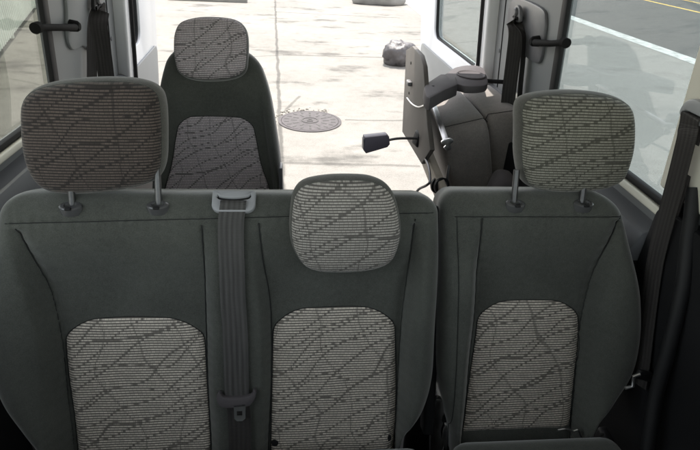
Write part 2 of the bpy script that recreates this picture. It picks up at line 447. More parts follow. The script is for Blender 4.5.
class Backrest:
    """a padded backrest as a height field over its traced outline"""
    def __init__(s, fr, left, right, v0, v1, rc=(.06, .06), r_top=.07, r_side=.05, feats=(), thick=.10, grooves=()):
        s.fr = fr; s.l0 = left; s.r0 = right; s.v0 = v0; s.v1 = v1; s.rc = rc
        s.r_top = r_top; s.r_side = r_side; s.feats = feats; s.thick = thick; s.grooves = grooves
        vv = np.concatenate([np.linspace(v0, v1-.09, 24, endpoint=False), v1-.09*(1-np.sin(np.linspace(0, math.pi/2, 26)))])
        s.poly = [(float(s.xl(v)), float(v)) for v in vv]+[(float(s.xr(v)), float(v)) for v in vv[::-1]]
    def xl(s, v): return s.l0(v)+s._c(v, s.rc[0])
    def xr(s, v): return s.r0(v)-s._c(v, s.rc[1])
    def _c(s, v, r):
        t = np.clip((v-(s.v1-r))/r, 0, 1); return r*(1-np.sqrt(np.maximum(1-t*t, 0)))
    def depth(s, u, v):
        u = np.asarray(u, float); v = np.asarray(v, float)
        # roll-over at the top is wide, at the sides narrower
        dt = np.clip((s.v1-v)/s.r_top, 0, 1); top = s.r_top*.8*(np.sqrt(np.maximum(1-(1-dt)**2, 0))-1)
        dl = np.clip((u-s.xl(v))/s.r_side, 0, 1); dr = np.clip((s.xr(v)-u)/s.r_side, 0, 1)
        sd = s.r_side*(np.sqrt(np.maximum(1-(1-dl)**2, 0))-1)+s.r_side*(np.sqrt(np.maximum(1-(1-dr)**2, 0))-1)
        n = -np.sqrt(top**2+np.minimum(sd, 0)**2)
        n = np.maximum(n, -max(s.r_top, s.r_side))
        for f in s.feats: n = n+f(u, v)
        for (kind, fn, w, dp, lo, hi) in s.grooves:
            if kind == 'v': d = (u-fn(v)); msk = sstep(v, lo, lo+.01)*(1-sstep(v, hi-.01, hi))
            else: d = (v-fn(u)); msk = sstep(u, lo, lo+.01)*(1-sstep(u, hi-.01, hi))
            n = n-dp*np.exp(-(d/w)**2)*msk
            if w > .0033: n = n-.009*np.exp(-(d/.017)**2)*msk
            al = v if kind == 'v' else u                      # puckers drawn up by the stitching
            n = n+.0011*np.sin(al*2*math.pi/.026+2.5*np.sin(al*19))*np.exp(-np.abs(d)/.016)*msk
        # soft creases and unevenness of stuffed fabric
        n = n+.0014*np.sin(u*21+2.1*np.sin(v*9))*np.sin(v*13+1.3)+.0008*np.sin(u*47+v*31)
        return n
    def P(s, u, v, off=0.0): return s.fr.P(u, v, float(s.depth(u, v))+off)
    def on(s, px, py, off=0.0):
        n = 0.0
        for _ in range(8):
            u, v = s.fr.uv(px, py, n); n = float(s.depth(u, min(v, s.v1-.001)))+off
        return u, v
    def mesh(s, nu, nv):
        t = np.linspace(-1, 1, nu); t = .55*t+.45*np.sin(math.pi/2*t)
        k = np.linspace(0, 1, nv); k = .6*k+.4*np.sin(math.pi/2*k)
        V = s.v0+(s.v1-s.v0)*k
        vs = []; uv = []; fs = []
        UU = np.zeros((nv, nu)); VV = np.zeros((nv, nu))
        for j, v in enumerate(V):
            a, b = s.xl(v), s.xr(v); UU[j] = a+(b-a)*(t+1)/2; VV[j] = v
        D = s.depth(UU, VV); fr = s.fr
        W = fr.o+UU[..., None]*fr.U+VV[..., None]*fr.V+D[..., None]*fr.N
        B = fr.o+UU[..., None]*fr.U+VV[..., None]*fr.V-(s.thick)*fr.N
        vs = list(W.reshape(-1, 3))+list(B.reshape(-1, 3)); uv = [(a, b) for a, b in zip(UU.ravel(), VV.ravel())]*2
        n0 = nu*nv; I = lambda j, i: j*nu+i
        for j in range(nv-1):
            for i in range(nu-1): fs.append((I(j, i), I(j, i+1), I(j+1, i+1), I(j+1, i)))
        for j in range(0, nv-1):
            for i in range(0, nu-1): fs.append((n0+I(j, i), n0+I(j+1, i), n0+I(j+1, i+1), n0+I(j, i+1)))
        for i in range(nu-1):
            for j in (0, nv-1): fs.append((I(j, i), n0+I(j, i), n0+I(j, i+1), I(j, i+1)))
        for j in range(nv-1):
            for i in (0, nu-1): fs.append((I(j, i), I(j+1, i), n0+I(j+1, i), n0+I(j, i)))
        mb = MB(); mb.v = [tuple(p) for p in vs]; mb.f = fs; mb.uvs = uv
        return mb
    def patch(s, left, right, v0, v1, rc, nu=70, nv=70, puff=.0065, rim=.020):
        """a sewn-in panel that follows the padding"""
        def c(v, r):
            t = np.clip((v-(v1-r))/r, 0, 1); return r*1.25*(1-np.sqrt(np.maximum(1-t*t, 0)))
        V = v0+(v1-v0)*np.sin(np.linspace(0, math.pi/2, nv)); t = np.linspace(-1, 1, nu); t = .6*t+.4*np.sin(math.pi/2*t)
        UU = np.zeros((nv, nu)); VV = np.zeros((nv, nu))
        for j, v in enumerate(V):
            a, b = left(v)+c(v, rc[0]), right(v)-c(v, rc[1]); UU[j] = a+(b-a)*(t+1)/2; VV[j] = v
        sag = .012*((UU-UU.mean(1, keepdims=True))/max(np.ptp(UU), 1e-6)*2)**2*(VV > v1-.06)*sstep(VV, v1-.06, v1)
        VV = VV-sag
        poly = [(UU[j, 0], VV[j, 0]) for j in range(nv)]+[(UU[-1, i], VV[-1, i]) for i in range(1, nu)]+[(UU[j, -1], VV[j, -1]) for j in range(nv-2, -1, -1)]
        d = dist_poly(UU, VV, poly)
        D = s.depth(UU, VV)-.003+(puff+.003)*np.sqrt(np.clip(1-(1-np.clip(d/rim, 0, 1))**2, 0, 1))
        fr = s.fr; W = fr.o+UU[..., None]*fr.U+VV[..., None]*fr.V+D[..., None]*fr.N
        mb = MB(); mb.v = [tuple(p) for p in W.reshape(-1, 3)]
        mb.f = [(j*nu+i, j*nu+i+1, (j+1)*nu+i+1, (j+1)*nu+i) for j in range(nv-1) for i in range(nu-1)]
        mb.uvs = [(a, b) for a, b in zip(UU.ravel(), VV.ravel())]
        s.last_poly = poly
        return mb


def headrest(fr, px_loop, n_mid, half, root, mats, label=None, tilt=6, posts=(), bow=.018):
    """stuffed headrest traced as a loop, thickened along the backrest normal, with a patterned front panel"""
    t = rad(tilt)
    c0 = A(px_loop).mean(0)
    cu = fr.uv(c0[0], c0[1], n_mid+half*.7)
    o = fr.P(cu[0], cu[1], n_mid)
    U = fr.U; V = math.cos(t)*fr.V+math.sin(t)*fr.N; N = -math.sin(t)*fr.V+math.cos(t)*fr.N
    # the traced loop is the widest section
    raw = []
    for p in px_loop:
        q = at(p[0], p[1], o+N*half*.35, N)-o; raw.append((q @ U, q @ V))
    loop = A(smooth_loop(raw, 7)); c = loop.mean(0); n = len(loop)
    secs = []
    for k in np.linspace(-math.pi/2, math.pi/2, 15):
        secs.append((math.cos(k)**.55 if abs(k) < math.pi/2-.01 else .0, math.sin(k)))
    vs = []; uv = []; fs = []
    R = .030
    nrm = []
    for i in range(n):
        d = loop[(i+1) % n]-loop[i-1]; d = A([d[1], -d[0]]); d /= np.linalg.norm(d)
        if d @ (loop[i]-c) < 0: d = -d
        nrm.append(d)
    nrm = A(nrm)
    def pos(p2, h):
        b = -bow*((p2[1]-c[1])/.12)**2*.35-bow*((p2[0]-c[0])/.17)**2*.5
        return o+U*p2[0]+V*p2[1]+N*(h+b)
    angs = np.linspace(-math.pi/2, math.pi/2, 17)
    rings = []
    inner = loop-nrm*R
    for r_ in (.0, .25, .5, .72, .88): rings.append((c+(inner-c)*r_, -half-.004*(1-r_**2)))
    for a in angs: rings.append((inner+nrm*R*math.cos(a), half*math.sin(a)))
    for r_ in (.88, .72, .5, .25, .0): rings.append((c+(inner-c)*r_, half+.004*(1-r_**2)))
    for (lp, h) in rings:
        for p2 in lp: vs.append(pos(p2, h)); uv.append((p2[0]+cu[0]+3, p2[1]+cu[1]+3))
    for j in range(len(rings)-1):
        for i in range(n): fs.append((j*n+i, j*n+(i+1) % n, (j+1)*n+(i+1) % n, (j+1)*n+i))
    mb = MB(); mb.v = [tuple(map(float, p)) for p in vs]; mb.f = fs; mb.uvs = uv
    hr = mb.build('headrest', mats[0], root, smooth=180)
    if label: hr['label'] = label
    # patterned panel over the front face
    vs = []; uv = []; fs = []; rr = []
    edge = inner+nrm*R*.86
    for r_ in np.linspace(0, 1, 12): rr.append((c+(inner-c)*r_, half+.004*(1-r_**2)+.0035))
    for a in (70, 55, 42, 34):
        rr.append((inner+nrm*R*math.cos(rad(a)), half*math.sin(rad(a))+(.0035 if a > 36 else -.002)))
    for (lp, h) in rr:
        for p2 in lp: vs.append(pos(p2, h)); uv.append((p2[0]+cu[0]+3, p2[1]+cu[1]+3))
    for j in range(len(rr)-1):
        for i in range(n): fs.append((j*n+i, j*n+(i+1) % n, (j+1)*n+(i+1) % n, (j+1)*n+i))
    mb = MB(); mb.v = [tuple(map(float, p)) for p in vs]; mb.f = fs; mb.uvs = uv
    mb.build('headrest_panel', mats[1], hr, smooth=180)
    # piping round the panel
    pp = [pos(inner[i]+nrm[i]*R*math.cos(rad(36)), half*math.sin(rad(36))) for i in range(n)]
    pm = MB(); pm.tube(pp+[pp[0]], .0010, 6, cap=False); pm.build('piping', M['fabric'], hr, smooth=180)
    for (a, b) in posts:
        MB().tube([a, b], .0075, 14).build('post', M['dark_steel'], hr)
    return hr, o, V


def sleeve(back, px, py, root):
    """plastic collar where a headrest post enters the top of the backrest"""
    u, v = back.on(px, py); e = .004
    p = back.P(u, v)
    nrm = np.cross(back.P(u+e, v)-back.P(u-e, v), back.P(u, v+e)-back.P(u, v-e)); nrm /= np.linalg.norm(nrm)
    if nrm @ (CAM-p) < 0: nrm = -nrm
    ax = .45*nrm+.55*back.fr.V; ax /= np.linalg.norm(ax)
    a = back.fr.U; b = np.cross(ax, a)
    mb = MB(); pr = [(.0145, -.012), (.0150, .002), (.0145, .006), (.0125, .008), (.0085, .008), (.0080, .003), (.0, .003)]
    mb.lathe(pr, (0, 0, 0), (0, 0, 1), 28)
    mb.v = [tuple(p+a*q[0]*1.65+b*q[1]*1.15+ax*q[2]) for q in mb.v]
    s = mb.build('post_sleeve', M['sleeve'], root)
    k = MB(); k.box(p+ax*.007-b*.0+back.fr.N*.013-back.fr.V*.006, (.014, .008, .006), (a, b, ax), .002)
    k.build('release_button', M['black'], s)
    return p, ax


def seam_strip(back, pts, root, r=.0013, name='seam', off=.0010):
    """sewn seam line lying in its groove"""
    P = [back.P(u, v, off) for u, v in pts]
    return MB().tube(P, r*1.25, 6).build(name, M['seam'], root, smooth=180)


def screw_cap(back, px, py, root):
    u, v = back.on(px, py, .006); p = back.P(u, v, .003)
    mb = MB(); mb.lathe([(.0, .004), (.004, .004), (.0055, .0035), (.0085, .004), (.0095, .002), (.0095, -.004)], p, back.fr.N, 20)
    mb.build('anchor_cap', M['black'], root)


def cushion(root, x0, x1, y0, y1, z, mat_, name='cushion'):
    mb = MB(); mb.box(((x0+x1)/2, (y0+y1)/2, z), (x1-x0, y1-y0, .15), None, .045, 5)
    return mb.build(name, mat_, root)


def seat_base(root, x0, x1, y0, y1, ztop):
    f = MB()
    f.box(((x0+x1)/2, (y0+y1)/2, ztop-.02), (x1-x0-.06, y1-y0-.06, .04), None, .006)
    f.build('seat_frame', M['dark_steel'], root)
    for x in (x0+.08, x1-.08):
        for y in (y0+.08, y1-.08):
            g = MB(); g.box((x, y, (FLOOR+ztop-.042)/2+.001), (.035, .05, ztop-.042-FLOOR-.004), None, .006); g.build('leg', M['dark_steel'], root)


FLOOR = .55
# =================================================================== double bench seat (left)
FB = SeatFrame(1.05, 1.42)
vb = lambda px, py: FB.uv(px, py)[1]
GR = 'front facing seats of the van'
bench = thing('bench_seat', 'wide charcoal two-place bench seat with a seat belt running down its middle', 'car seat', (-.17, .95, FLOOR), 'van passenger seats')
bl = curve_v(FB, [(-6, 196), (-12, 230), (-20, 290), (-16, 350), (-4, 395), (18, 425), (42, 452), (60, 475), (64, 520)])
# the gap beyond this edge is darkened by a black strip added below
br = curve_v(FB, [(441, 190), (442, 220), (442, 260), (438, 320), (435, 375), (426, 410), (410, 432), (404, 450), (402, 470), (400, 520)])
b1 = curve_v(FB, [(10, 200), (14, 225), (28, 262), (44, 300), (54, 345), (60, 400), (66, 450), (70, 520)])
b2 = curve_v(FB, [(201, 200), (202, 225), (203, 300), (206, 400), (209, 450), (211, 520)])
b3 = curve_v(FB, [(258, 200), (259, 225), (263, 265), (270, 310), (271, 380), (268, 450), (267, 520)])
b4 = curve_v(FB, [(416, 200), (415, 225), (410, 280), (404, 330), (400, 400), (398, 450), (396, 520)])
v_bot = vb(220, 520); v_top = vb(220, 194)
v_seam = lambda u: np.interp(u, [FB.uv(0, 224)[0], FB.uv(440, 213)[0]], [vb(0, 224), vb(440, 213)])


def dish(l, r, deep, v_hi, soft=.028):
    def f(u, v):
        k = sstep(u, l(v)-soft, l(v)+.010)*(1-sstep(u, r(v)-.010, r(v)+soft))
        return -deep*k*(1-sstep(v, v_hi-.16, v_hi))
    return f


def bolster(bd, edge, h, side, v_hi):
    """raised side roll between a boundary and the outer edge"""
    def f(u, v):
        a, b = bd(v), edge(v); t = np.clip((u-a)/(b-a), 0, 1)
        return h*np.sin(math.pi*np.minimum(t*.9+.02, 1))**.8*(t > 0)*(1-sstep(v, v_hi-.20, v_hi-.01))
    return f


back = Backrest(FB, bl, br, v_bot, v_top, rc=(.055, .05), r_top=.062, r_side=.045,
                feats=(dish(b1, b2, .036, vb(220, 226)), dish(b3, b4, .034, vb(220, 226)),
                       bolster(b1, bl, .042, -1, vb(0, 222)), bolster(b4, br, .028, 1, vb(0, 222))),
                grooves=[('v', b1, .0035, .005, v_bot, vb(20, 228)), ('v', b2, .003, .004, v_bot, vb(200, 224)),
                         ('v', b3, .003, .004, v_bot, vb(260, 224)), ('v', b4, .0035, .005, v_bot, vb(415, 222)),
                         ('h', v_seam, .003, .003, FB.uv(6, 222)[0], FB.uv(430, 215)[0])])
bk = back.mesh(330, 190).build('backrest', M['fabric'], bench, smooth=180)
for cv, y0, col in ((b1, 229, 0), (b2, 225, 0), (b3, 223, 0), (b4, 219, 0)):
    vv = np.linspace(v_bot+.02, vb(220, y0), 60)
    seam_strip(back, [(float(cv(v)), float(v)) for v in vv], bk, .0011, off=.0030)
uu = np.linspace(FB.uv(4, 222)[0], FB.uv(434, 215)[0], 80)
seam_strip(back, [(float(u), float(v_seam(u))) for u in uu], bk, .0009)
i1 = curve_v(FB, [(58, 325), (58, 350), (61, 385), (67, 425), (70, 455), (76, 520)]); i2 = curve_v(FB, [(196, 320), (202, 345), (205, 390), (208, 440), (210, 520)])
i3 = curve_v(FB, [(274, 315), (272, 345), (271, 390), (270, 450), (269, 520)]); i4 = curve_v(FB, [(396, 310), (398, 340), (399, 390), (398, 450), (396, 520)])
for l, r, top in ((i1, i2, vb(130, 322)), (i3, i4, vb(335, 311))):
    pn = back.patch(l, r, v_bot+.03, top, (.062, .062), 90, 90).build('seat_insert', M['pattern'], bk, smooth=180)
    seam_strip(back, back.last_poly[::1], bk, .0008, 'piping')
# headrests
HL = [(20, 120), (22, 100), (34, 88), (60, 81), (100, 78), (135, 80), (155, 88), (163, 104), (165, 140), (163, 168), (152, 183), (122, 191), (85, 195), (55, 194), (36, 184), (24, 160)]
HM = [(290, 210), (293, 194), (303, 183), (325, 178), (350, 177), (372, 179), (388, 187), (397, 202), (402, 228), (400, 246), (392, 262), (375, 270), (348, 273), (318, 272), (302, 265), (292, 248), (289, 230)]
sl = []
for (x, y) in ((71, 208), (158, 207)): sl.append(sleeve(back, x, y, bench))
tops = [back.fr.V*.10 for _ in sl]
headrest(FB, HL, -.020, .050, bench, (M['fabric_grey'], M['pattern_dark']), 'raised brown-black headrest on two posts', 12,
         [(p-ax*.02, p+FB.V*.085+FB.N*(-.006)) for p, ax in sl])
headrest(FB, HM, .012, .040, bench, (M['fabric_grey'], M['pattern_mid']), 'lowered grey headrest overlapping the backrest', 12, [])
# belt guide moulded on the top edge
gu, gv = back.on(234, 203)
gp = back.P(gu, gv)
e = .01
gn = np.cross(back.P(gu+e, gv)-back.P(gu-e, gv), back.P(gu, gv+e)-back.P(gu, gv-e)); gn /= np.linalg.norm(gn)
if gn[2] < 0: gn = -gn
gb = np.cross(gn, FB.U); gb = gb if gb @ FB.V > 0 else -gb
guide = MB(); guide.prism(rrect(-.049, -.026, .049, .030, (.006, .006, .02, .02)), [spline([(-.036, .017), (-.030, .012), (0, .009), (.030, .013), (.037, .019)], 5)+spline([(.039, .015), (.031, .007), (0, .003), (-.031, .006), (-.039, .013)], 5)],
                          gp-gn*.006, FB.U, gb, gn, .014, .004)
gd = guide.build('belt_guide', M['pale_plastic'], bench)
mk = MB(); mk.prism([(.020, -.012), (.020, .0), (.024, -.001), (.028, -.006), (.024, -.011)], [], gp+gn*.0078, FB.U, gb, gn, .0012); mk.build('slot_mark', M['black'], gd)
ws = MB(); ws.box(gp-gn*.004+gb*.009, (.084, .022, .012), (FB.U, gb, gn), .001); ws.build('slot', M['black'], gd)
# middle belt, its tongue and its lower run
def belt_path(pxs, off):
    out = []
    for (x, y) in pxs:
        u, v = back.on(x, y, off); out.append(back.P(u, v, off))
    return out
cb = thing('seat_belt', 'grey seat belt hanging down the middle of the bench with its tongue halfway', 'seat belt', gp, 'van seat belts')
wp = [gp+gb*.006+gn*.002, gp-gb*.002+gn*.011, gp-gb*.014+gn*.011]+belt_path([(231, 222), (231, 245), (232, 270), (233, 300), (235, 330), (236, 360), (237, 392), (238, 402)], .008)
mb = MB().ribbon(spline(wp, 5), FB.U, .058, .0016); mb.build('webbing', M['web'], cb)
wp = belt_path([(237, 399), (239, 412), (240, 430), (240, 450), (240, 480)], .012)
mb = MB().ribbon(spline(wp, 5), FB.U, .054, .0016); mb.build('lower_webbing', M['web_dark'], cb)
tu, tv = back.on(237, 399, .012); tp = back.P(tu, tv, .014)
q = MB(); q.prism(smooth_loop([(-.047, .008), (-.043, .021), (-.037, .021), (-.030, .010), (0, .007), (.032, .012), (.040, .025), (.046, .024), (.046, .010), (.036, -.008), (.022, -.016), (-.024, -.018), (-.042, -.010)], 4), [], tp-FB.N*.008, FB.U, FB.V, FB.N, .016, .003)
tg = q.build('tongue', M['dark_grey_plastic'], cb)
q = MB(); q.prism([(-.010, .0), (.018, .003), (.017, -.034), (.010, -.040), (-.003, -.040), (-.009, -.034)], [[(-.003, -.014), (.010, -.014), (.010, -.026), (-.003, -.026)]], tp-FB.V*.012+FB.U*.003+FB.N*.005, FB.U, FB.V, FB.N, .003)
q.build('blade', M['steel'], tg)
for p in ((275, 443), (388, 438)): screw_cap(back, *p, bench)
cushion(bench, -.64, .30, .36, .82, .84, M['fabric'])
seat_base(bench, -.62, .28, .40, .84, .76)
ig = MB(); ig.box(FB.P(.336, -.30, -.085), (.030, .62, .05), (FB.U, FB.V, FB.N), .008); ig.build('gap_shade_strip', M['black'], bench)  # black strip added behind the gap between backrests to keep it shadow-dark
# recliner hardware at the inner end of the bench
def rp(px, py, y=.93): return at(px, py, (0, y, 0), (0, 1, 0))
rc = MB(); rc.prism(smooth_loop([tuple((rp(*p)-rp(440, 420))[[0, 2]]) for p in ((436, 400), (443, 402), (444, 420), (441, 432), (443, 450), (443, 470), (432, 470), (430, 448), (431, 430), (434, 415))], 4), [], rp(440, 420), (1, 0, 0), (0, 0, 1), (0, 1, 0), .014, .002)
rc.build('recliner_lever', M['steel'], bench)
rc = MB(); c = rp(447, 412, .95); rc.lathe([(.0, -.02), (.020, -.02), (.026, -.016), (.026, .02), (.0, .02)], c, (1, .1, 0), 28); rc.build('recliner_cover', M['black'], bench)
rc = MB(); rc.box(rp(424, 440, 1.0), (.12, .04, .26), None, .015); rc.build('hinge_cover', M['dark_trim'], bench)

# =================================================================== single seat (right)
FS = SeatFrame(1.07, 1.42)
vs_ = lambda px, py: FS.uv(px, py)[1]
single = thing('single_seat', 'narrow charcoal single seat beside the bench, nearest to the side window', 'car seat', (.60, .95, FLOOR), 'van passenger seats')
sl_ = curve_v(FS, [(443, 190), (443, 220), (442, 280), (440, 340), (441, 380), (447, 412), (454, 440), (458, 470), (460, 500)])
sr_ = curve_v(FS, [(618, 192), (630, 220), (637, 260), (641, 300), (641, 340), (632, 372), (612, 400), (596, 420), (588, 450), (586, 500)])
s1 = curve_v(FS, [(482, 200), (482, 220), (480, 280), (478, 320), (473, 360), (470, 400), (465, 440), (462, 500)])
s2 = curve_v(FS, [(626, 200), (620, 222), (606, 262), (592, 310), (586, 350), (582, 400), (578, 440), (576, 500)])
vsb, vst = vs_(540, 500), vs_(540, 191)
vseam_s = lambda u: u*0+vs_(540, 217)
sback = Backrest(FS, sl_, sr_, vsb, vst, rc=(.045, .06), r_top=.065, r_side=.042,
                 feats=(dish(s1, s2, .034, vs_(540, 222)), bolster(s1, sl_, .016, -1, vs_(0, 216)), bolster(s2, sr_, .046, 1, vs_(0, 222))),
                 grooves=[('v', s1, .003, .005, vsb, vs_(480, 217)), ('v', s2, .0035, .006, vsb, vs_(620, 219)), ('h', vseam_s, .003, .003, FS.uv(452, 217)[0], FS.uv(626, 217)[0])])
sk = sback.mesh(220, 200).build('backrest', M['fabric'], single, smooth=180)
for cv in (s1, s2):
    vv = np.linspace(vsb+.02, vs_(540, 218), 60); seam_strip(sback, [(float(cv(v)), float(v)) for v in vv], sk, .0011, off=.0034)
o1 = curve_v(FS, [(457, 215), (457, 280), (455, 350), (452, 430), (452, 500)])
vv = np.linspace(vsb+.05, vs_(540, 217), 50); seam_strip(sback, [(float(o1(v)), float(v)) for v in vv], sk, .0008)
uu = np.linspace(FS.uv(455, 217)[0], FS.uv(624, 217)[0], 60); seam_strip(sback, [(float(u), float(vseam_s(u))) for u in uu], sk, .0009)
j1 = curve_v(FS, [(484, 305), (480, 340), (474, 380), (469, 420), (466, 440), (464, 470)]); j2 = curve_v(FS, [(585, 303), (587, 340), (583, 380), (579, 420), (577, 440), (575, 470)])
sback.patch(j1, j2, vs_(520, 437), vs_(530, 304), (.058, .058), 80, 80).build('seat_insert', M['pattern'], sk, smooth=180)
seam_strip(sback, sback.last_poly, sk, .0008, 'piping')
sl2 = [sleeve(sback, x, y, single) for (x, y) in ((515, 205), (583, 205))]
HS = [(519, 128), (520, 108), (527, 98), (545, 93), (572, 91), (600, 93), (622, 99), (633, 110), (635, 135), (632, 158), (623, 180), (604, 190), (575, 193), (545, 192), (526, 184), (519, 160)]
headrest(FS, HS, -.022, .050, single, (M['fabric_grey'], M['pattern_window_lit']), 'raised headrest on two posts, looking olive grey in the light', 12,
         [(p-ax*.02, p+FS.V*(.085 if i == 0 else .05)+FS.N*(-.004)) for i, (p, ax) in enumerate(sl2)])
cushion(single, .36, .80, .40, .83, .84, M['fabric'])
seat_base(single, .38, .78, .44, .84, .76)
# side hinge and wire clips at the foot of the backrest
h = MB(); h.box(rp(452, 446, .93), (.03, .05, .12), None, .008); h.build('side_bracket', M['dark_trim'], single)
h = MB(); h.prism(smooth_loop([tuple((rp(*p)-rp(450, 436))[[0, 2]]) for p in ((445, 425), (456, 432), (456, 440), (448, 438), (446, 448), (442, 440))], 4), [], rp(450, 436), (1, 0, 0), (0, 0, 1), (0, -1, 0), .006); h.build('hinge_plate', M['steel'], single)
h = MB(); h.tube(spline([rp(558, 430, .86), rp(566, 429, .86), rp(573, 431, .86), rp(578, 430, .86), rp(581, 436, .855), rp(587, 446, .85), rp(590, 452, .85)], 5), .0028, 8); h.build('wire_clip', M['steel'], single)
h = MB(); h.box(rp(604, 446, .92), (.045, .06, .11), None, .012); h.build('hinge_cover', M['dark_trim'], single)
h = MB(); h.lathe([(0, .004), (.004, .004), (.005, 0)], rp(602, 434, .885), (0, -1, .2), 14); h.build('bolt', M['steel'], single)

# =================================================================== rear single seat (left, third row)
FR_ = SeatFrame(2.0, 1.42)
vr = lambda px, py: FR_.uv(px, py)[1]
rear = thing('single_seat', 'lone seat standing in the rear row behind the bench, sunlit pavement behind it', 'car seat', (-.32, 1.95, FLOOR), 'van passenger seats')
rl = curve_v(FR_, [(167, 50), (160, 75), (154, 110), (152, 150), (150, 190), (148, 230), (150, 330)]); rr_ = curve_v(FR_, [(251, 46), (262, 68), (270, 95), (276, 130), (280, 160), (283, 190), (284, 230), (282, 330)])
r1 = curve_v(FR_, [(170, 50), (168, 90), (164, 140), (160, 190), (158, 230), (158, 330)]); r2 = curve_v(FR_, [(258, 50), (260, 90), (266, 140), (273, 190), (276, 230), (276, 330)])
vrb, vrt = vr(215, 330), vr(215, 45)
rback = Backrest(FR_, rl, rr_, vrb, vrt, rc=(.07, .07), r_top=.06, r_side=.04, feats=(dish(r1, r2, .022, vr(215, 80)), bolster(r1, rl, .012, -1, vr(0, 80)), bolster(r2, rr_, .014, 1, vr(0, 80))))
rk = rback.mesh(120, 140).build('backrest', M['fabric'], rear, smooth=180)
k1 = curve_v(FR_, [(178, 118), (174, 140), (170, 165), (163, 192), (158, 230), (158, 330)]); k2 = curve_v(FR_, [(251, 116), (256, 140), (261, 165), (270, 192), (276, 230), (276, 330)])
rback.patch(k1, k2, vrb+.04, vr(215, 116), (.05, .05), 60, 60).build('seat_insert', M['pattern_far'], rk, smooth=180)
seam_strip(rback, rback.last_poly, rk, .0009, 'piping')
HR = [(173, 48), (174, 33), (180, 22), (195, 17), (212, 16), (232, 18), (243, 24), (248, 36), (248, 58), (245, 72), (232, 79), (210, 81), (190, 79), (178, 72), (174, 60)]
ps = [rback.P(*rback.on(x, 62)) for x in (192, 230)]
headrest(FR_, HR, .012, .042, rear, (M['fabric'], M['pattern_far']), None, 0, [(p-FR_.V*.05-FR_.N*.02, p+FR_.V*.03-FR_.N*.02) for p in ps])
cushion(rear, -.53, -.10, 1.32, 1.76, .93, M['fabric'])
seat_base(rear, -.51, -.12, 1.34, 1.78, .85)
h = MB(); h.box(at(281, 176, (0, 1.86, 0), (0, 1, 0)), (.014, .06, .09), None, .004); h.build('side_bracket', M['grey_plastic'], rear)
h = MB(); h.box(at(281, 215, (0, 1.84, 0), (0, 1, 0)), (.012, .05, .22), None, .004); h.build('hinge_arm', M['beige_steel'], rear)

# =================================================================== folded rear seat (right, third row)
fold = thing('folded_seat', 'grey rear seat tipped up on its side against the side wall, underside showing', 'car seat', (.68, 2.15, FLOOR), 'van passenger seats')
def slab(name, x_top, x_bot, y0, y1, zt, zb, th, material, crown=.007, bev=.038):
    """upright stuffed slab leaning in x"""
    w = A([x_top-x_bot, 0, zt-zb]); L = np.linalg.norm(w); w /= L; nx = A([w[2], 0, -w[0]])
    bm = bmesh.new(); bmesh.ops.create_cube(bm, size=1)
    bmesh.ops.subdivide_edges(bm, edges=bm.edges[:], cuts=9, use_grid_fill=True)
    mb = MB(); vs = []
    hx, hy, hz = th/2, (y1-y0)/2, L/2; r = bev
    for v in bm.verts:
        q = A([v.co.x*2*hx, v.co.y*2*hy, v.co.z*2*hz])
        core = np.clip(q, -A([hx-r, hy-r, hz-r]), A([hx-r, hy-r, hz-r])); d = q-core; n = np.linalg.norm(d)
        if n > 1e-9: q = core+d/n*min(r, n) if n > r else q
        q[0] *= 1+crown*4*(1-(q[1]/hy)**2)*(1-(q[2]/hz)**2)
        q[2] += .010*(1-(q[1]/hy)**2)*(q[2]/hz)
        vs.append(A([(x_top+x_bot)/2, (y0+y1)/2, (zt+zb)/2])+nx*q[0]+A([0, 1.0, 0])*q[1]+w*q[2])
    bm.verts.index_update(); mb.add(vs, [[v.index for v in f.verts] for f in bm.faces]); bm.free()
    sm = mb.build(name, material, fold, smooth=180)
    md = sm.modifiers.new('soft', 'SUBSURF'); md.levels = 1; md.render_levels = 1
    # sewn seams across the end and along the top
    def onz(xo, y, zo): return A([(x_top+x_bot)/2, y, (zt+zb)/2])+nx*xo+w*zo
    pts = [onz(k*hx*.99, y0+.030, hz+.0035-.02*(abs(k) > .9)) for k in np.linspace(-.92, .92, 14)]
    MB().tube(pts, .0014, 6).build('seam', M['seam'], sm, smooth=180)
    return sm
slab('seat_cushion', .628, .755, 1.89, 2.42, 1.345, .86, .205, M['fold_fabric'])
slab('seat_back', .800, .880, 1.94, 2.42, 1.375, .90, .160, M['fold_fabric'])
f = MB(); f.box((.80, 1.86, 1.075), (.10, .10, .19), ((.97, 0, -.24), (0, 1, 0), (.24, 0, .97)), .04, 5); f.build('headrest', M['pattern_far'], fold)
def fp(px, py, x): return at(px, py, (x, 0, 0), (1, 0, 0))
xs = .47
poly = [fp(*p, xs) for p in ((406, 50), (412, 46), (420, 55), (423, 66), (424, 80), (427, 125), (430, 150), (421, 164), (402, 132))]
f = MB(); f.prism([(p[1]-2.2, p[2]-1.3) for p in poly], [], (xs, 2.2, 1.3), (0, 1, 0), (0, 0, 1), (1, 0, 0), .020, .005)
sh = f.build('underside_shell', M['shell'], fold)
for (x, y) in ((411, 63), (409, 93)):
    p = fp(x, y, xs); h = MB(); h.lathe([(.0, -.001), (.005, -.0015), (.007, -.001), (.007, .002)], p-A([.001, 0, 0]), (1, 0, 0), 14); h.build('hole', M['black'], sh)
p = fp(411, 83, xs); h = MB(); h.box(p-A([.008, 0, 0]), (.02, .05, .02), None, .006); h.build('clip', M['grey_plastic'], sh)
f = MB(); f.tube(spline([fp(407, 98, xs-.004), fp(412, 104, xs-.004), fp(418, 107, xs-.004), fp(424, 105, xs-.004)], 5), .003, 6); f.build('pull_wire', M['steel'], sh)
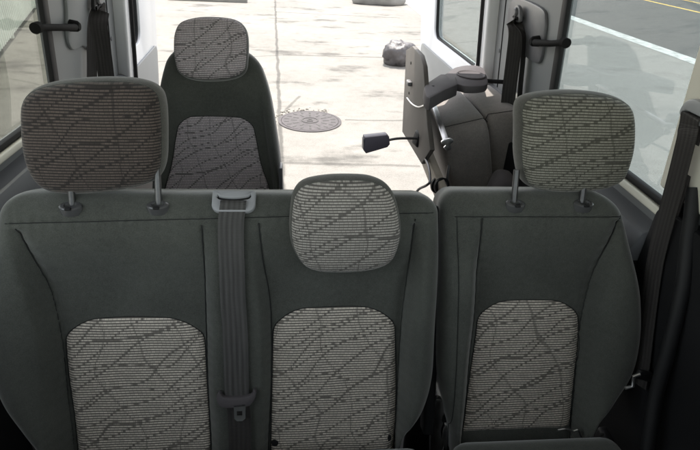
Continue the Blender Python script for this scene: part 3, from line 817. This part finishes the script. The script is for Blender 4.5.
# frame tube, bent rod, spring bush
f = MB(); a0, a1 = fp(424, 150, .50), fp(446, 205, .55)
d = a1-a0; d /= np.linalg.norm(d); sd = np.cross(d, A([1.0, 0, 0])); sd /= np.linalg.norm(sd)
f.box((a0+a1)/2, (.03, .085, np.linalg.norm(a1-a0)), (np.cross(sd, d), sd, d), .006); f.build('frame_rail', M['beige_steel'], fold)
f = MB(); f.tube(spline([fp(421, 150, .485), fp(428, 165, .47), fp(430, 180, .46), fp(427, 185, .45), fp(418, 190, .44), fp(414, 200, .44), fp(413, 215, .44)], 5), .005, 8); f.build('leg_rod', M['dark_steel'], fold)
c = at(441, 186, (0, 1.80, 0), (0, 1, 0)); f = MB()
f.lathe([(.012, -.03), (.030, -.03), (.034, -.024), (.034, -.014), (.026, -.012), (.026, -.004), (.034, -.002), (.034, .010), (.0, .012)], c, (.35, -.9, .25), 28); sp_ = f.build('spring_bush', M['black'], fold)
f = MB(); f.lathe([(.014, .011), (.020, .014), (.022, .012), (.022, .008)], c, (.35, -.9, .25), 24); f.build('washer', M['grey_plastic'], sp_)
f = MB(); f.tube(spline([at(452, 148, (0, 1.93, 0), (0, 1, 0)), at(449, 165, (0, 1.90, 0), (0, 1, 0)), at(447, 178, (0, 1.88, 0), (0, 1, 0)), at(446, 190, (0, 1.88, 0), (0, 1, 0))], 5), .006, 8); f.build('release_cable', M['grey_plastic'], fold)
# zinc strip along the upper edge with its catch
a0, a1 = at(429, 92, (0, 0, 1.385), (0, 0, 1)), at(446, 141, (0, 0, 1.345), (0, 0, 1))
d = a1-a0; L = np.linalg.norm(d); d /= L; sd = np.cross(d, A([0, 0, 1.0])); sd /= np.linalg.norm(sd)
f = MB(); f.box((a0+a1)/2, (.022, L, .010), (sd, d, np.cross(sd, d)), .002); f.build('latch_strip', M['steel'], fold)
f = MB(); f.prism(smooth_loop([(-.020, .012), (.008, .022), (.022, .012), (.012, .0), (.018, -.016), (.004, -.024), (-.010, -.014), (-.004, -.004), (-.018, .0)], 3), [], a1+A([0, -.012, -.005]), (1, 0, 0), (0, 0, 1), (0, -1, 0), .008, .001); f.build('catch', M['steel'], fold)
f = MB(); f.prism([(-.010, .01), (.010, .012), (.014, -.02), (0, -.03), (-.012, -.02)], [], a0+A([-.02, -.03, -.03]), (1, 0, 0), (0, 0, 1), (0, -1, 0), .01, .001); f.build('catch', M['steel'], fold)
# buckle on its stalk
p0 = at(377, 141, (0, 1.96, 0), (0, 1, 0)); p1 = at(419, 138, (0, 1.98, 0), (0, 1, 0))
d = p1-p0; d /= np.linalg.norm(d); zz = A([0, 0, 1.0]); zz = zz-d*(zz @ d); zz /= np.linalg.norm(zz); yy = np.cross(zz, d)
f = MB(); f.prism([(-.058, -.030), (-.054, .026), (.036, .030), (.046, .020), (.050, -.012), (.040, -.024), (-.048, -.044)], [], p0-yy*.02, d, zz, yy, .042, .006)
bu = f.build('buckle', M['buckle'], fold)
f = MB(); f.tube(spline([p0+d*.045, p0+d*.09+zz*.004, p1-d*.02, p1], 6), .0055, 8); f.build('stalk', M['dark_steel'], bu)
f = MB(); f.box(p0-d*.057-zz*.006, (.003, .030, .046), (d, yy, zz), .001); f.build('release_button', M['grey_plastic'], bu)
f = MB(); f.box(p1+A([.012, .02, -.012]), (.05, .06, .065), ((.95, .2, -.2), (-.2, .97, 0), (.2, 0, .97)), .012); f.build('stalk_mount', M['black'], fold)
# hinged arm with cup holder on top
TZ = 1.47
c = gz(470, 76, TZ); tl = gz(436, 84, TZ); tr = gz(505, 81, TZ)
loop = smooth_loop([tuple(gz(*p, TZ)[:2]-c[:2]) for p in ((442, 88), (440, 78), (448, 72), (456, 67), (470, 65), (482, 67), (486, 73), (488, 83), (480, 86), (466, 86), (456, 84))], 5)
f = MB(); f.prism(loop, [], c-A([0, 0, .030]), (1, 0, 0), (0, 1, 0), (0, 0, 1), .030, .006); tray = f.build('tray_arm', M['dark_grey_plastic'], fold)
cc = gz(471, 75.5, TZ); rx = abs(gz(484, 75, TZ)[0]-gz(457, 75, TZ)[0])/2
f = MB(); f.lathe([(rx, .0005), (rx, .004), (rx*.93, .006), (rx*.86, .002), (rx*.80, .0012), (.0, .0012)], cc, (0, 0, 1), 36)
f.v = [(q[0], cc[1]+(q[1]-cc[1])*1.15, q[2]) for q in f.v]; f.build('cup_ring', M['dark_grey_plastic'], tray)
bl_ = [tuple(gz(*p, TZ+.006)[:2]-c[:2]) for p in ((424, 87), (426, 83), (440, 74), (446, 74), (449, 78), (456, 76), (458, 84), (449, 88), (446, 89), (430, 98), (426, 96))]
f = MB(); f.prism(bl_, [], c-A([0, 0, .044]), (1, 0, 0), (0, 1, 0), (0, 0, 1), .050, .008); f.build('hinge_block', M['dark_grey_plastic'], fold)
c2 = gz(433, 86, TZ+.006)-A([0, 0, .0385])
f = MB(); f.lathe([(0, .002), (.005, .0015), (.007, .0)], c2+A([.0, 0, .0385]), (-.1, 0, 1), 14); f.build('bolt', M['black'], fold)
f = MB(); f.tube([gz(487, 81, TZ-.015), gz(503, 82, TZ-.015)], .009, 12); f.build('pivot_pin', M['black'], fold)

# =================================================================== the van
CX_, HW, TUM = .04, .86, rad(5)
van = thing('passenger_van', 'white van seen from inside, its rear doors open onto bright concrete', 'van', (CX_, 1.0, FLOOR))
ZR = 2.34
REAR = 2.52
# floor and roof
f = MB(); f.box((CX_, .55, FLOOR-.04), (1.78, 4.0, .08), None, .01); f.build('floor', M['floor'], van)
f = MB(); f.prism(rrect(-HW+.04, -.95, HW-.04, REAR, .08), [], (CX_, 0, ZR), (1, 0, 0), (0, 1, 0), (0, 0, 1), .05); f.build('roof', M['headliner'], van)
WIN = dict(y0=1.02, y1=1.80, v0=-.07, v1=.60)
for side in (-1, 1):
    W = CX_+side*HW
    o = A([W, 0, 1.5]); a = A([0, 1.0, 0]); b = A([-side*math.sin(TUM), 0, math.cos(TUM)]); n = A([side*math.cos(TUM), 0, math.sin(TUM)])
    hole = rrect(WIN['y0'], WIN['v0'], WIN['y1'], WIN['v1'], (.07, .07, .05, .05))
    hole2 = rrect(-.85, -.14, 1.0, .78, .07) if side < 0 else rrect(-.80, -.07, .66, .76, .07)
    outer = [(-.95, -.135 if side > 0 else -.34), (1.07, -.135 if side > 0 else -.34), (1.07, -.135), (REAR, -.135), (REAR, .86), (-.95, .86)]
    if side > 0: del outer[1:3]
    wl = MB().prism(outer, [hole, hole2], o, a, b, n, .022).build('side_panel', M['trim'], van, smooth=30)
    # lining of the pillar behind the window, slightly proud
    # panes
    for hh, gm in ((hole, M['glass'] if side > 0 else M['glass_left']), (hole2, M['glass_clear'])):
        pn = MB().prism([(p[0], p[1]) for p in hh], [], o+n*.006, a, b, n, .004).build('window_pane', gm, van, smooth=30)
        if gm is not M['glass_clear']:
            inn = rrect(WIN['y0']+.03, WIN['v0']+.012, WIN['y1']-.028, WIN['v1']-.03, (.05, .05, .04, .04))
            out = rrect(WIN['y0']-.012, WIN['v0']-.006, WIN['y1']+.012, WIN['v1']+.012, (.08, .08, .055, .055))
            MB().prism(out, [inn], o-n*.012, a, b, n, .017, .004).build('window_seal', M['rubber'], pn)
    # window catch: arm from the pillar over the seal to the glass
    def wp_(y, v, off): return o+a*y+b*v-n*off
    lz = .158
    KY = 1.66 if side < 0 else 1.70
    ct = MB(); ct.tube([wp_(1.955, lz, .030), wp_(1.93, lz, .034), wp_(1.80, lz+.022, .034), wp_(KY, lz+.045, .034)], [.010, .012, .0105, .010], 14)
    cch = ct.build('window_catch', M['matte_black'], van)
    k = MB(); k.lathe([(0, .014), (.013, .014), (.016, .010), (.016, -.014), (0, -.016)], wp_(KY, lz+.045, .034), a, 20); k.build('knob', M['matte_black'], cch)
    k = MB(); k.lathe([(0, .018), (.012, .018), (.018, .010), (.020, -.014)], wp_(1.955, lz, .026), -n, 20); k.build('socket', M['matte_black'], cch)
    # raised belt panel on the rear pillar
    if side > 0:
        pl = [(2.30, .24), (2.22, .275), (1.98, .27), (1.925, .235), (1.915, .16), (1.92, .10), (1.96, .075), (2.10, .078), (2.25, .10), (2.31, .16)]
    else:
        pl = [(2.18, .60), (2.02, .58), (1.97, .40), (1.955, .22), (1.94, .17), (1.93, .115), (1.96, .075), (2.05, .07), (2.18, .072)]
    pm = MB().prism(smooth_loop(pl, 5), [], o-n*.012, a, b, n, .016, .007).build('belt_panel', M['trim'] if side < 0 else M['grey_plastic'], van)
    # sill ledge below the window and dark lower lining
    sl_o = MB(); prof = [(0, -.135), (.035, -.150), (.055, -.20), (.055, -.235), (-.05, -.235), (-.05, -.135)]
    pts = []
    sl_o.prism([(-side*q[0], q[1]) for q in prof], [], A([W, 1.075, 1.5]), (1, 0, 0), (0, 0, 1), (0, 1, 0), REAR-1.10, .006)
    sl_o.build('sill_trim', M['trim_mid'], van)
    MB().box((W-side*.02, 1.79, (1.263+FLOOR)/2), (.09, 1.43, 1.263-FLOOR), None, .01).build('lower_trim', M['dark_trim'], van)
    if side < 0: MB().box((W+.01, .05, (1.158+FLOOR)/2), (.05, 2.02, 1.158-FLOOR), None, .01).build('lower_trim', M['dark_trim'], van)
    # rear corner post with its seal
    MB().box(A([W-side*.015, REAR-.03, 1.5])+b*.33, (.07, .06, 1.25), (n*side, a, b), .012).build('corner_post', M['white_paint'], van)
    MB().tube([A([W-side*.055, REAR+.008, 1.5])+b*s_ for s_ in np.linspace(-.9, .8, 8)], .010, 10).build('door_seal', M['rubber'], van)
    # joint between pillar lining and rear post, with a screw cap
    MB().tube([o+a*2.375+b*q-n*.001 for q in (-.13, .1, .3, .6, .8)], .003, 8).build('trim_joint', M['dark_trim'], van)
    MB().lathe([(0, .003), (.008, .003), (.010, .0), (.010, -.003)], o+a*2.40+b*.03-n*.001, -n, 18).build('screw_cap', M['trim_mid'], van)
    # cup recess in the ledge
    k = MB(); k.lathe([(.066, -.03), (.066, .006), (.056, .007), (.052, -.02), (0, -.02)], gz(*((10, 206) if side < 0 else (617, 203)), 1.285), (0, 0, 1), 32); k.build('cup_recess', M['black'], van)
# second sill line of bare body colour under the glass
for side in (-1, 1):
    W = CX_+side*HW
    MB().box((W-side*.008, (1.145+1.8)/2+.1, 1.413), (.03, 1.05, .018), ((1, 0, side*-.3), (0, 1, 0), (side*.3, 0, 1)), .004).build('sill_moulding', M['cream_paint'], van)
# near pillar on the right with cream edge and dark curved door lining
o = A([CX_+HW, 0, 1.5]); b = A([-math.sin(TUM), 0, math.cos(TUM)]); n = A([math.cos(TUM), 0, math.sin(TUM)])
MB().box(o+A([0, .90, 0])+b*.42-n*.004, (.03, .42, .90), (n, (0, 1, 0), b), .012).build('pillar_trim', M['cream_paint'], van)
MB().tube(spline([at(x, y, (.88-.0002*(y-200), 0, 0), (1, 0, 0)) for (x, y) in ((694, 188), (692, 210), (688, 240), (682, 290), (668, 350), (655, 400), (645, 470))], 6), .016, 12).build('door_seal', M['rubber'], van)
MB().prism(rrect(-.95, -.78, 1.07, .11, .03), [], (.872, 0, 1.33), (0, 1, 0), (0, 0, 1), (1, 0, 0), .05, .006).build('door_lining', M['dark_trim'], van)
MB().box((CX_, -.13, 1.07), (1.62, .05, 1.03), None, .01).build('windscreen_light_blocker', M['dark_trim'], van)  # unseen panel added to block low windscreen light from the seats
# front: screen, cowl, bulkhead below it
MB().prism(rrect(-.74, .0, .74, .80, .08), [], (CX_, -1.42, 1.60), (1, 0, 0), (0, .55, .835), (0, -.835, .55), .005).build('windscreen', M['glass_clear'], van)
MB().box((CX_, -1.45, 1.08), (1.7, .10, 1.0), None, .03).build('bulkhead', M['dark_trim'], van)
for side in (-1, 1):
    W = CX_+side*HW
    MB().tube([(W-side*.07, -.95, 2.33), (W-side*.03, -1.45, 1.58)], .05, 12).build('screen_pillar', M['trim'], van)
    MB().box((W+side*.01, -1.2, 1.05), (.06, .5, 1.06), None, .01).build('front_side', M['dark_trim'], van)
# header over the rear opening and sill plate under it
MB().box((CX_, REAR-.04, ZR-.05), (1.52, .10, .09), None, .015).build('rear_header', M['white_paint'], van)
MB().box((CX_, REAR+.01, FLOOR-.02), (1.6, .10, .05), None, .01).build('sill_plate', M['steel'], van)

# rear doors, folded right back
def rear_door(hx, hy, dx, length, win, top=2.26, side=1, label=None):
    d = A([dx, 1.0, 0]); d /= np.linalg.norm(d); o = A([hx, hy, 0]); inw = A([-side*d[1], side*d[0], 0])
    t = math.tan(TUM); bz = A([-side*t, 0, 1.0])
    org = A([hx, hy, 1.5])
    N_ = np.cross(d, bz); N_ /= np.linalg.norm(N_)
    if N_[0]*side < 0: N_ = -N_
    def sv(px, py):
        p = at(px, py, org, N_)-org
        return (p @ d - (p[2])*(bz @ d), p[2])
    w2 = [sv(*p) for p in win]
    # extend the traced window upward to its full height
    outer = rrect(.0, -.88, length, top-1.5, (.10, .02, .02, .06))
    hole = rrect(min(w2[0][0], w2[1][0]), w2[1][1], w2[2][0], .58, .06)
    hole[0:0] = []
    mb = MB().prism(outer, [hole], org, d, bz, N_, .055, .006)
    dr = mb.build('rear_door', M['white_paint'], van)
    if label: dr['label'] = label
    MB().prism(rrect(min(w2[0][0], w2[1][0])-.012, w2[1][1]-.012, w2[2][0]+.012, .592, .07), [], org+N_*.03, d, bz, N_, .004).build('door_pane', M['glass'], dr)
    hs = rrect(min(w2[0][0], w2[1][0])+.010, w2[1][1]+.010, w2[2][0]-.010, .57, .055)
    MB().prism(hole, [hs], org+N_*.012, d, bz, N_, .017).build('pane_seal', M['rubber'], dr)
    c0 = MB().prism(rrect(.06, -.80, length-.07, w2[1][1]-.09, .05), [], org-N_*.012, d, bz, N_, .013, .005); c0.build('door_lining', M['trim'], dr)
    for z in (-.55, .35):
        MB().tube([org+d*(-.01)+A([0, 0, z-.05])-side*A([t*z, 0, 0]), org+d*(-.01)+A([0, 0, z+.05])-side*A([t*z, 0, 0])], .014, 12).build('hinge', M['steel'], dr)
    return dr
rear_door(CX_-HW+.005, REAR+.045, -.06, .80, [(124, 10), (133, 49), (141, 37)], side=-1, label='narrow white rear door swung open')
rear_door(CX_+HW-.005, REAR+.045, -.03, 1.42, [(478, 30), (470, 66), (434, 31)], side=1, label='wide white rear door swung open')

# belts on the pillars
def pillar_belt(ring, run1, run2, side, label, w=.046, ring_r=.030):
    W = CX_+side*HW; o = A([W, 0, 1.5]); b = A([-side*math.sin(TUM), 0, math.cos(TUM)]); n = A([side*math.cos(TUM), 0, math.sin(TUM)])
    def pp(px, py, off): return at(px, py, o-n*off, n)
    c = pp(*ring, .032); r = thing('seat_belt', label, 'seat belt', c, 'van seat belts')
    a = A([0, 1.0, 0])
    g = MB(); g.prism(smooth_loop([(-.036, -.022), (-.040, -.006), (-.028, .024), (0, .036), (.028, .024), (.040, -.006), (.036, -.022), (0, -.026)], 4), [rrect(-.027, -.016, .027, -.007, .004, 4)], c+n*.010, a, b, -n, .014, .004)
    an = g.build('belt_anchor', M['black'] if side < 0 else M['grey_plastic'], r)
    g = MB(); g.lathe([(0, .010), (.012, .010), (.016, .006), (.016, 0)], c+b*.012-n*.004, -n, 20); g.build('bolt_cover', M['grey_plastic'], an)
    P = [c-b*.012+n*.004, c-b*.010-n*.010, c-b*.028-n*.010]+[pp(x, y, of) for (x, y, of) in run1]
    wd = n*.8-a*.4 if side > 0 else -n*.8-a*-.5
    MB().ribbon(spline(P, 6), [a*.7+wd*.3]*12+[wd]*(len(spline(P, 6))-12), w, .0016).build('webbing', M['web_dark'], r)
    P = [c-b*.010-n*.002, c-b*.03+n*.004]+[pp(x, y, of) for (x, y, of) in run2]
    MB().ribbon(spline(P, 6), a*.6+wd*.5, w*.8, .0016).build('return_webbing', M['web_dark'], r)
    return r
pillar_belt((97, 3), [(99, 25, .045), (102, 45, .05), (106, 75, .06), (112, 130, .07), (116, 200, .08)], [(92, 30, .022), (92, 60, .022), (92, 85, .022), (92, 150, .03)], -1, 'grey seat belt hanging on the left rear pillar behind the raised headrest', .060)
pillar_belt((517, 15), [(516, 32, .045), (513, 60, .05), (509, 92, .06), (504, 140, .07)], [(524, 35, .022), (523, 60, .022), (520, 92, .022), (516, 150, .025)], 1, 'brown-grey seat belt on the right rear pillar next to the folded seat', .056)
# near right belt
W = CX_+HW; n = A([math.cos(TUM), 0, math.sin(TUM)]); b = A([-math.sin(TUM), 0, math.cos(TUM)])
c = at(697, 112, (.86, 0, 1.6), n); nb = thing('seat_belt', 'dark brown seat belt beside the single seat, running down from the near pillar', 'seat belt', c, 'van seat belts')
a = A([0, 1.0, 0])
g = MB(); g.prism(smooth_loop([(-.040, -.020), (-.044, -.004), (-.030, .018), (0, .026), (.030, .018), (.044, -.004), (.040, -.020), (0, -.024)], 4), [rrect(-.030, -.013, .030, -.004, .004, 4)], c+n*.008, a, b, -n, .016, .004); an = g.build('belt_anchor', M['pale_plastic'], nb)
P = [c-b*.010+n*.004, c-b*.008-n*.012, c-b*.03-n*.010]+[at(x, y, (xx, 0, 0), (1, 0, 0)) for (x, y, xx) in ((686, 140, .845), (676, 180, .85), (664, 225, .86), (655, 262, .865), (648, 310, .865), (642, 360, .86), (638, 385, .855))]
MB().ribbon(spline(P, 6), a, .060, .0016).build('webbing', M['web_dark'], nb)
P = [c-b*.008+n*.002]+[at(x, y, (xx, 0, 0), (1, 0, 0)) for (x, y, xx) in ((690, 150, .875), (676, 200, .88), (660, 245, .885), (650, 285, .885))]
MB().ribbon(spline(P, 6), a, .050, .0016).build('return_webbing', M['web_dark'], nb)
tpt = at(637, 379, (.82, 0, 0), (1, 0, 0))
g = MB(); g.box(tpt+A([.015, .0, .012]), (.05, .012, .028), ((.9, 0, -.3), (0, 1, 0), (.3, 0, .9)), .005); tg = g.build('tongue', M['black'], nb)
def tq(px, py): return at(px, py, (0, tpt[1]-.02, 0), (0, 1, 0))
g = MB(); g.tube([tq(640, 374), tq(634, 376), tq(633, 386), tq(625, 388)], .0042, 8); g.build('blade', M['steel'], tg)

# =================================================================== outside
cr = [(gz(275, 0)[0], gz(275, 0)[1], gz(283, 200)[0], gz(283, 200)[1], .035, .5)]
for (p, q, w, d) in (((283, 55), (405, 58), .04, .5), ((345, 120), (480, 122), .035, .4), ((284, 163), (420, 166), .04, .35), ((150, 62), (284, 55), .03, .45), ((275, 12), (400, 18), .05, .5), ((284, 112), (300, 96), .03, .4)):
    A0, A1 = gz(*p), gz(*q); cr.append((A0[0], A0[1], A1[0], A1[1], w, d))
def sheet(name, x0, y0, x1, y1, z, material):
    me = bpy.data.meshes.new(name); me.from_pydata([(x0, y0, z), (x1, y0, z), (x1, y1, z), (x0, y1, z)], [], [(0, 1, 2, 3)])
    me.materials.append(material); o = bpy.data.objects.new(name, me); COL.objects.link(o); return structure(o)
sheet('ground', -300, -300, 300, 300, 0, ground_material('concrete', (.188, .179, .162), cr, .16, .13))
sheet('pavement', 3.1, -120, 7.52, 200, .004, ground_material('pavement_concrete', (.215, .215, .21), [], .06, .06, .85))
sheet('road', 7.52, -120, 26, 200, .004, ground_material('asphalt', (.082, .085, .088), [], .05, .05, .88))
sheet('lane_line', 7.36, -120, 7.74, 200, .008, M['white_line'])
sheet('centre_line', 12.95, -120, 13.12, 200, .008, M['yellow_line'])
sheet('second_centre_line', 14.95, -120, 15.10, 200, .008, M['yellow_line'])
# manhole cover
mc = gz(310, 121.5); mcov = thing('manhole_cover', 'round cast iron manhole cover with radial slots set in the concrete', 'manhole cover', mc)
MB().lathe([(.365, .0), (.365, .010), (.335, .012), (.330, .003)], mc, (0, 0, 1), 64).build('frame_ring', M['iron'], mcov)
cv = MB().lathe([(.328, .003), (.328, .012), (.318, .013), (0, .013)], mc, (0, 0, 1), 64).build('cover', M['iron'], mcov)
for ring, nn, r0, r1 in ((0, 12, .15, .22), (1, 18, .245, .30)):
    for k in range(nn):
        an = 2*math.pi*(k+.5*ring)/nn; dd = A([math.cos(an), math.sin(an), 0]); ee = A([-dd[1], dd[0], 0])
        MB().box(mc+dd*(r0+r1)/2+A([0, 0, .0125]), (r1-r0, .022, .006), (dd, ee, (0, 0, 1)), .002).build('slot', M['iron_dark'], cv)
e_ = MB().lathe([(.10, .0125), (.10, .018), (.085, .018), (.085, .0128)], mc, (0, 0, 1), 40)
for (x, y, sx, sy) in ((-.025, .0, .018, .07), (.025, .0, .018, .07), (0, .03, .05, .016), (0, -.03, .05, .016)): e_.box(mc+A([x, y, .015]), (sx, sy, .007), None, .002)
e_.build('emblem', M['iron_dark'], cv)
# broken concrete and grit round the cover
gb_ = MB()
for k in range(70):
    an = random.uniform(rad(60), rad(190)); r = random.uniform(.36, .44)+abs(random.gauss(0, .05)); p = mc+A([r*math.cos(an), r*.95*math.sin(an), 0]); s_ = random.uniform(.006, .022)
    gb_.box(p+A([0, 0, s_*.3]), (s_*random.uniform(.7, 1.6), s_, s_*.8), Matrix.Rotation(random.uniform(0, 3), 3, 'Z')@Matrix.Rotation(random.uniform(0, 1), 3, 'X'), s_*.2, 1)
structure(gb_.build('rubble', M['pebble'], smooth=0), 'stuff')
# crumpled grey bag lying on the concrete
bc = gz(400, 66); bm = bmesh.new(); bmesh.ops.create_icosphere(bm, subdivisions=4, radius=1)
from mathutils import noise as mn
bv = []
for v in bm.verts:
    d = v.co.normalized(); k = 1+.30*mn.noise(d*1.7+Vector((3, 1, 2)))+.22*abs(mn.noise(d*4.1))-.10*abs(mn.noise(d*9))
    bv.append((bc[0]-.02+d.x*.25*k, bc[1]+.1+d.y*.22*k, max(.004, .17+d.z*.23*k)))
bm.verts.index_update(); q = MB().add(bv, [[v.index for v in f.verts] for f in bm.faces]); bm.free()
tag(q.build('plastic_bag', M['bag'], origin=(bc[0], bc[1], 0), smooth=180), 'crumpled grey plastic bag lying on the concrete behind the van', 'bag')
# timber beam lying across the drive
p0, p1 = gz(168, 0), gz(247, 3); d = p1-p0; L = np.linalg.norm(d); d /= L
q = MB().box((p0+p1)/2+A([0, .1, .08]), (L, .22, .16), (d, np.cross(A([0, 0, 1.0]), d), (0, 0, 1)), .012)
tag(q.build('concrete_beam', mat('grey_beam', (.17, .165, .155), .9, bump=(20, .4, .01), var=(5, .2)), origin=tuple((p0+p1)/2)), 'weathered grey beam lying across the far end of the concrete', 'beam')
# block by the right edge of the drive
p0 = gz(404, 6); bm = bmesh.new(); bmesh.ops.create_icosphere(bm, subdivisions=3, radius=1)
bv = []
for v in bm.verts:
    d = v.co.normalized(); k = 1+.35*mn.noise(d*1.3+Vector((7, 4, 1)))+.12*mn.noise(d*4)
    bv.append((p0[0]-.75+d.x*.75*k, p0[1]+.3+d.y*.5*k, max(.004, .10+d.z*.32*k)))
bm.verts.index_update(); q = MB().add(bv, [[v.index for v in f.verts] for f in bm.faces]); bm.free()
tag(q.build('boulder', mat('pale_stone', (.17, .165, .155), .9, bump=(9, .5, .02), var=(3, .2)), origin=(p0[0]-.75, p0[1]+.3, 0), smooth=180), 'large pale grey stone lying at the far end of the drive', 'stone')
# ribbed gate on the left
g0, g1 = gz(-30, 96), gz(36, 8); gd_ = g1-g0; GL = np.linalg.norm(gd_); gd_ /= GL; gn_ = A([gd_[1], -gd_[0], 0])
gt = thing('metal_gate', 'pale green ribbed sheet metal gate beyond the left window', 'gate', (g0+g1)/2)
pts = []; k = 0; s_ = 0.0
while s_ < GL:
    pts += [(s_, 0), (s_+.07, 0), (s_+.09, .035), (s_+.15, .035)]; s_ += .17
bot = [g0+gd_*p[0]+gn_*p[1]+A([0, 0, .08]) for p in pts]; nP = len(bot)
gm = MB(); vs = bot+[p+A([0, 0, 2.5]) for p in bot]+[p-gn_*.004 for p in bot]+[p-gn_*.004+A([0, 0, 2.5]) for p in bot]
fs = [(i, i+1, nP+i+1, nP+i) for i in range(nP-1)]+[(2*nP+i, 3*nP+i, 3*nP+i+1, 2*nP+i+1) for i in range(nP-1)]
gm.add(vs, fs); gm.build('ribbed_sheet', M['gate'], gt, smooth=20)
for z in (.09, 1.3, 2.5): MB().box((g0+g1)/2+gn_*(-.035)+A([0, 0, z]), (GL, .05, .06), (gd_, gn_, (0, 0, 1)), .004).build('rail', M['gate'], gt)
for s_ in (0, .5, 1): MB().box(g0+gd_*GL*s_-gn_*.03+A([0, 0, 1.32]), (.09, .09, 2.64), (gd_, gn_, (0, 0, 1)), .006).build('post', M['gate'], gt)

# =================================================================== light
SUN_EL, SUN_AZ = rad(67), rad(-8)          # azimuth from +Y towards +X
w = bpy.data.worlds.new('World'); scene.world = w; w.use_nodes = True
nt = w.node_tree; bg = nt.nodes['Background']; sky = nt.nodes.new('ShaderNodeTexSky'); sky.sky_type = 'NISHITA'
sky.sun_disc = False; sky.dust_density = .5; sky.ozone_density = 0; sky.sun_elevation = SUN_EL; sky.sun_rotation = SUN_AZ
hs = nt.nodes.new('ShaderNodeHueSaturation'); hs.inputs['Saturation'].default_value = .45      # hazy, milky daylight
wm = nt.nodes.new('ShaderNodeMix'); wm.data_type = 'RGBA'; wm.blend_type = 'MULTIPLY'; wm.inputs['Factor'].default_value = 1
wm.inputs['B'].default_value = (1.09, 1.0, .895, 1)
nt.links.new(sky.outputs[0], hs.inputs['Color']); nt.links.new(hs.outputs[0], wm.inputs['A'])
nt.links.new(wm.outputs['Result'], bg.inputs['Color']); bg.inputs['Strength'].default_value = .15
ld = bpy.data.lights.new('sun', 'SUN'); ld.energy = 2.0; ld.angle = rad(.53); ld.color = (1, .95, .88)
lo = bpy.data.objects.new('sun', ld); COL.objects.link(lo)
sd = Vector((math.sin(SUN_AZ)*math.cos(SUN_EL), math.cos(SUN_AZ)*math.cos(SUN_EL), math.sin(SUN_EL)))
lo.rotation_euler = sd.to_track_quat('Z', 'Y').to_euler(); lo.location = sd*30

for o in bpy.data.objects:
    if '_o' in o: del o['_o']
vs = scene.view_settings
vs.view_transform = 'Standard'; vs.look = 'None'; vs.exposure = 2.25; vs.gamma = 1
cy = scene.cycles
cy.max_bounces = 10; cy.diffuse_bounces = 6; cy.glossy_bounces = 4; cy.transparent_max_bounces = 16
cy.use_denoising = True; cy.sample_clamp_indirect = 8
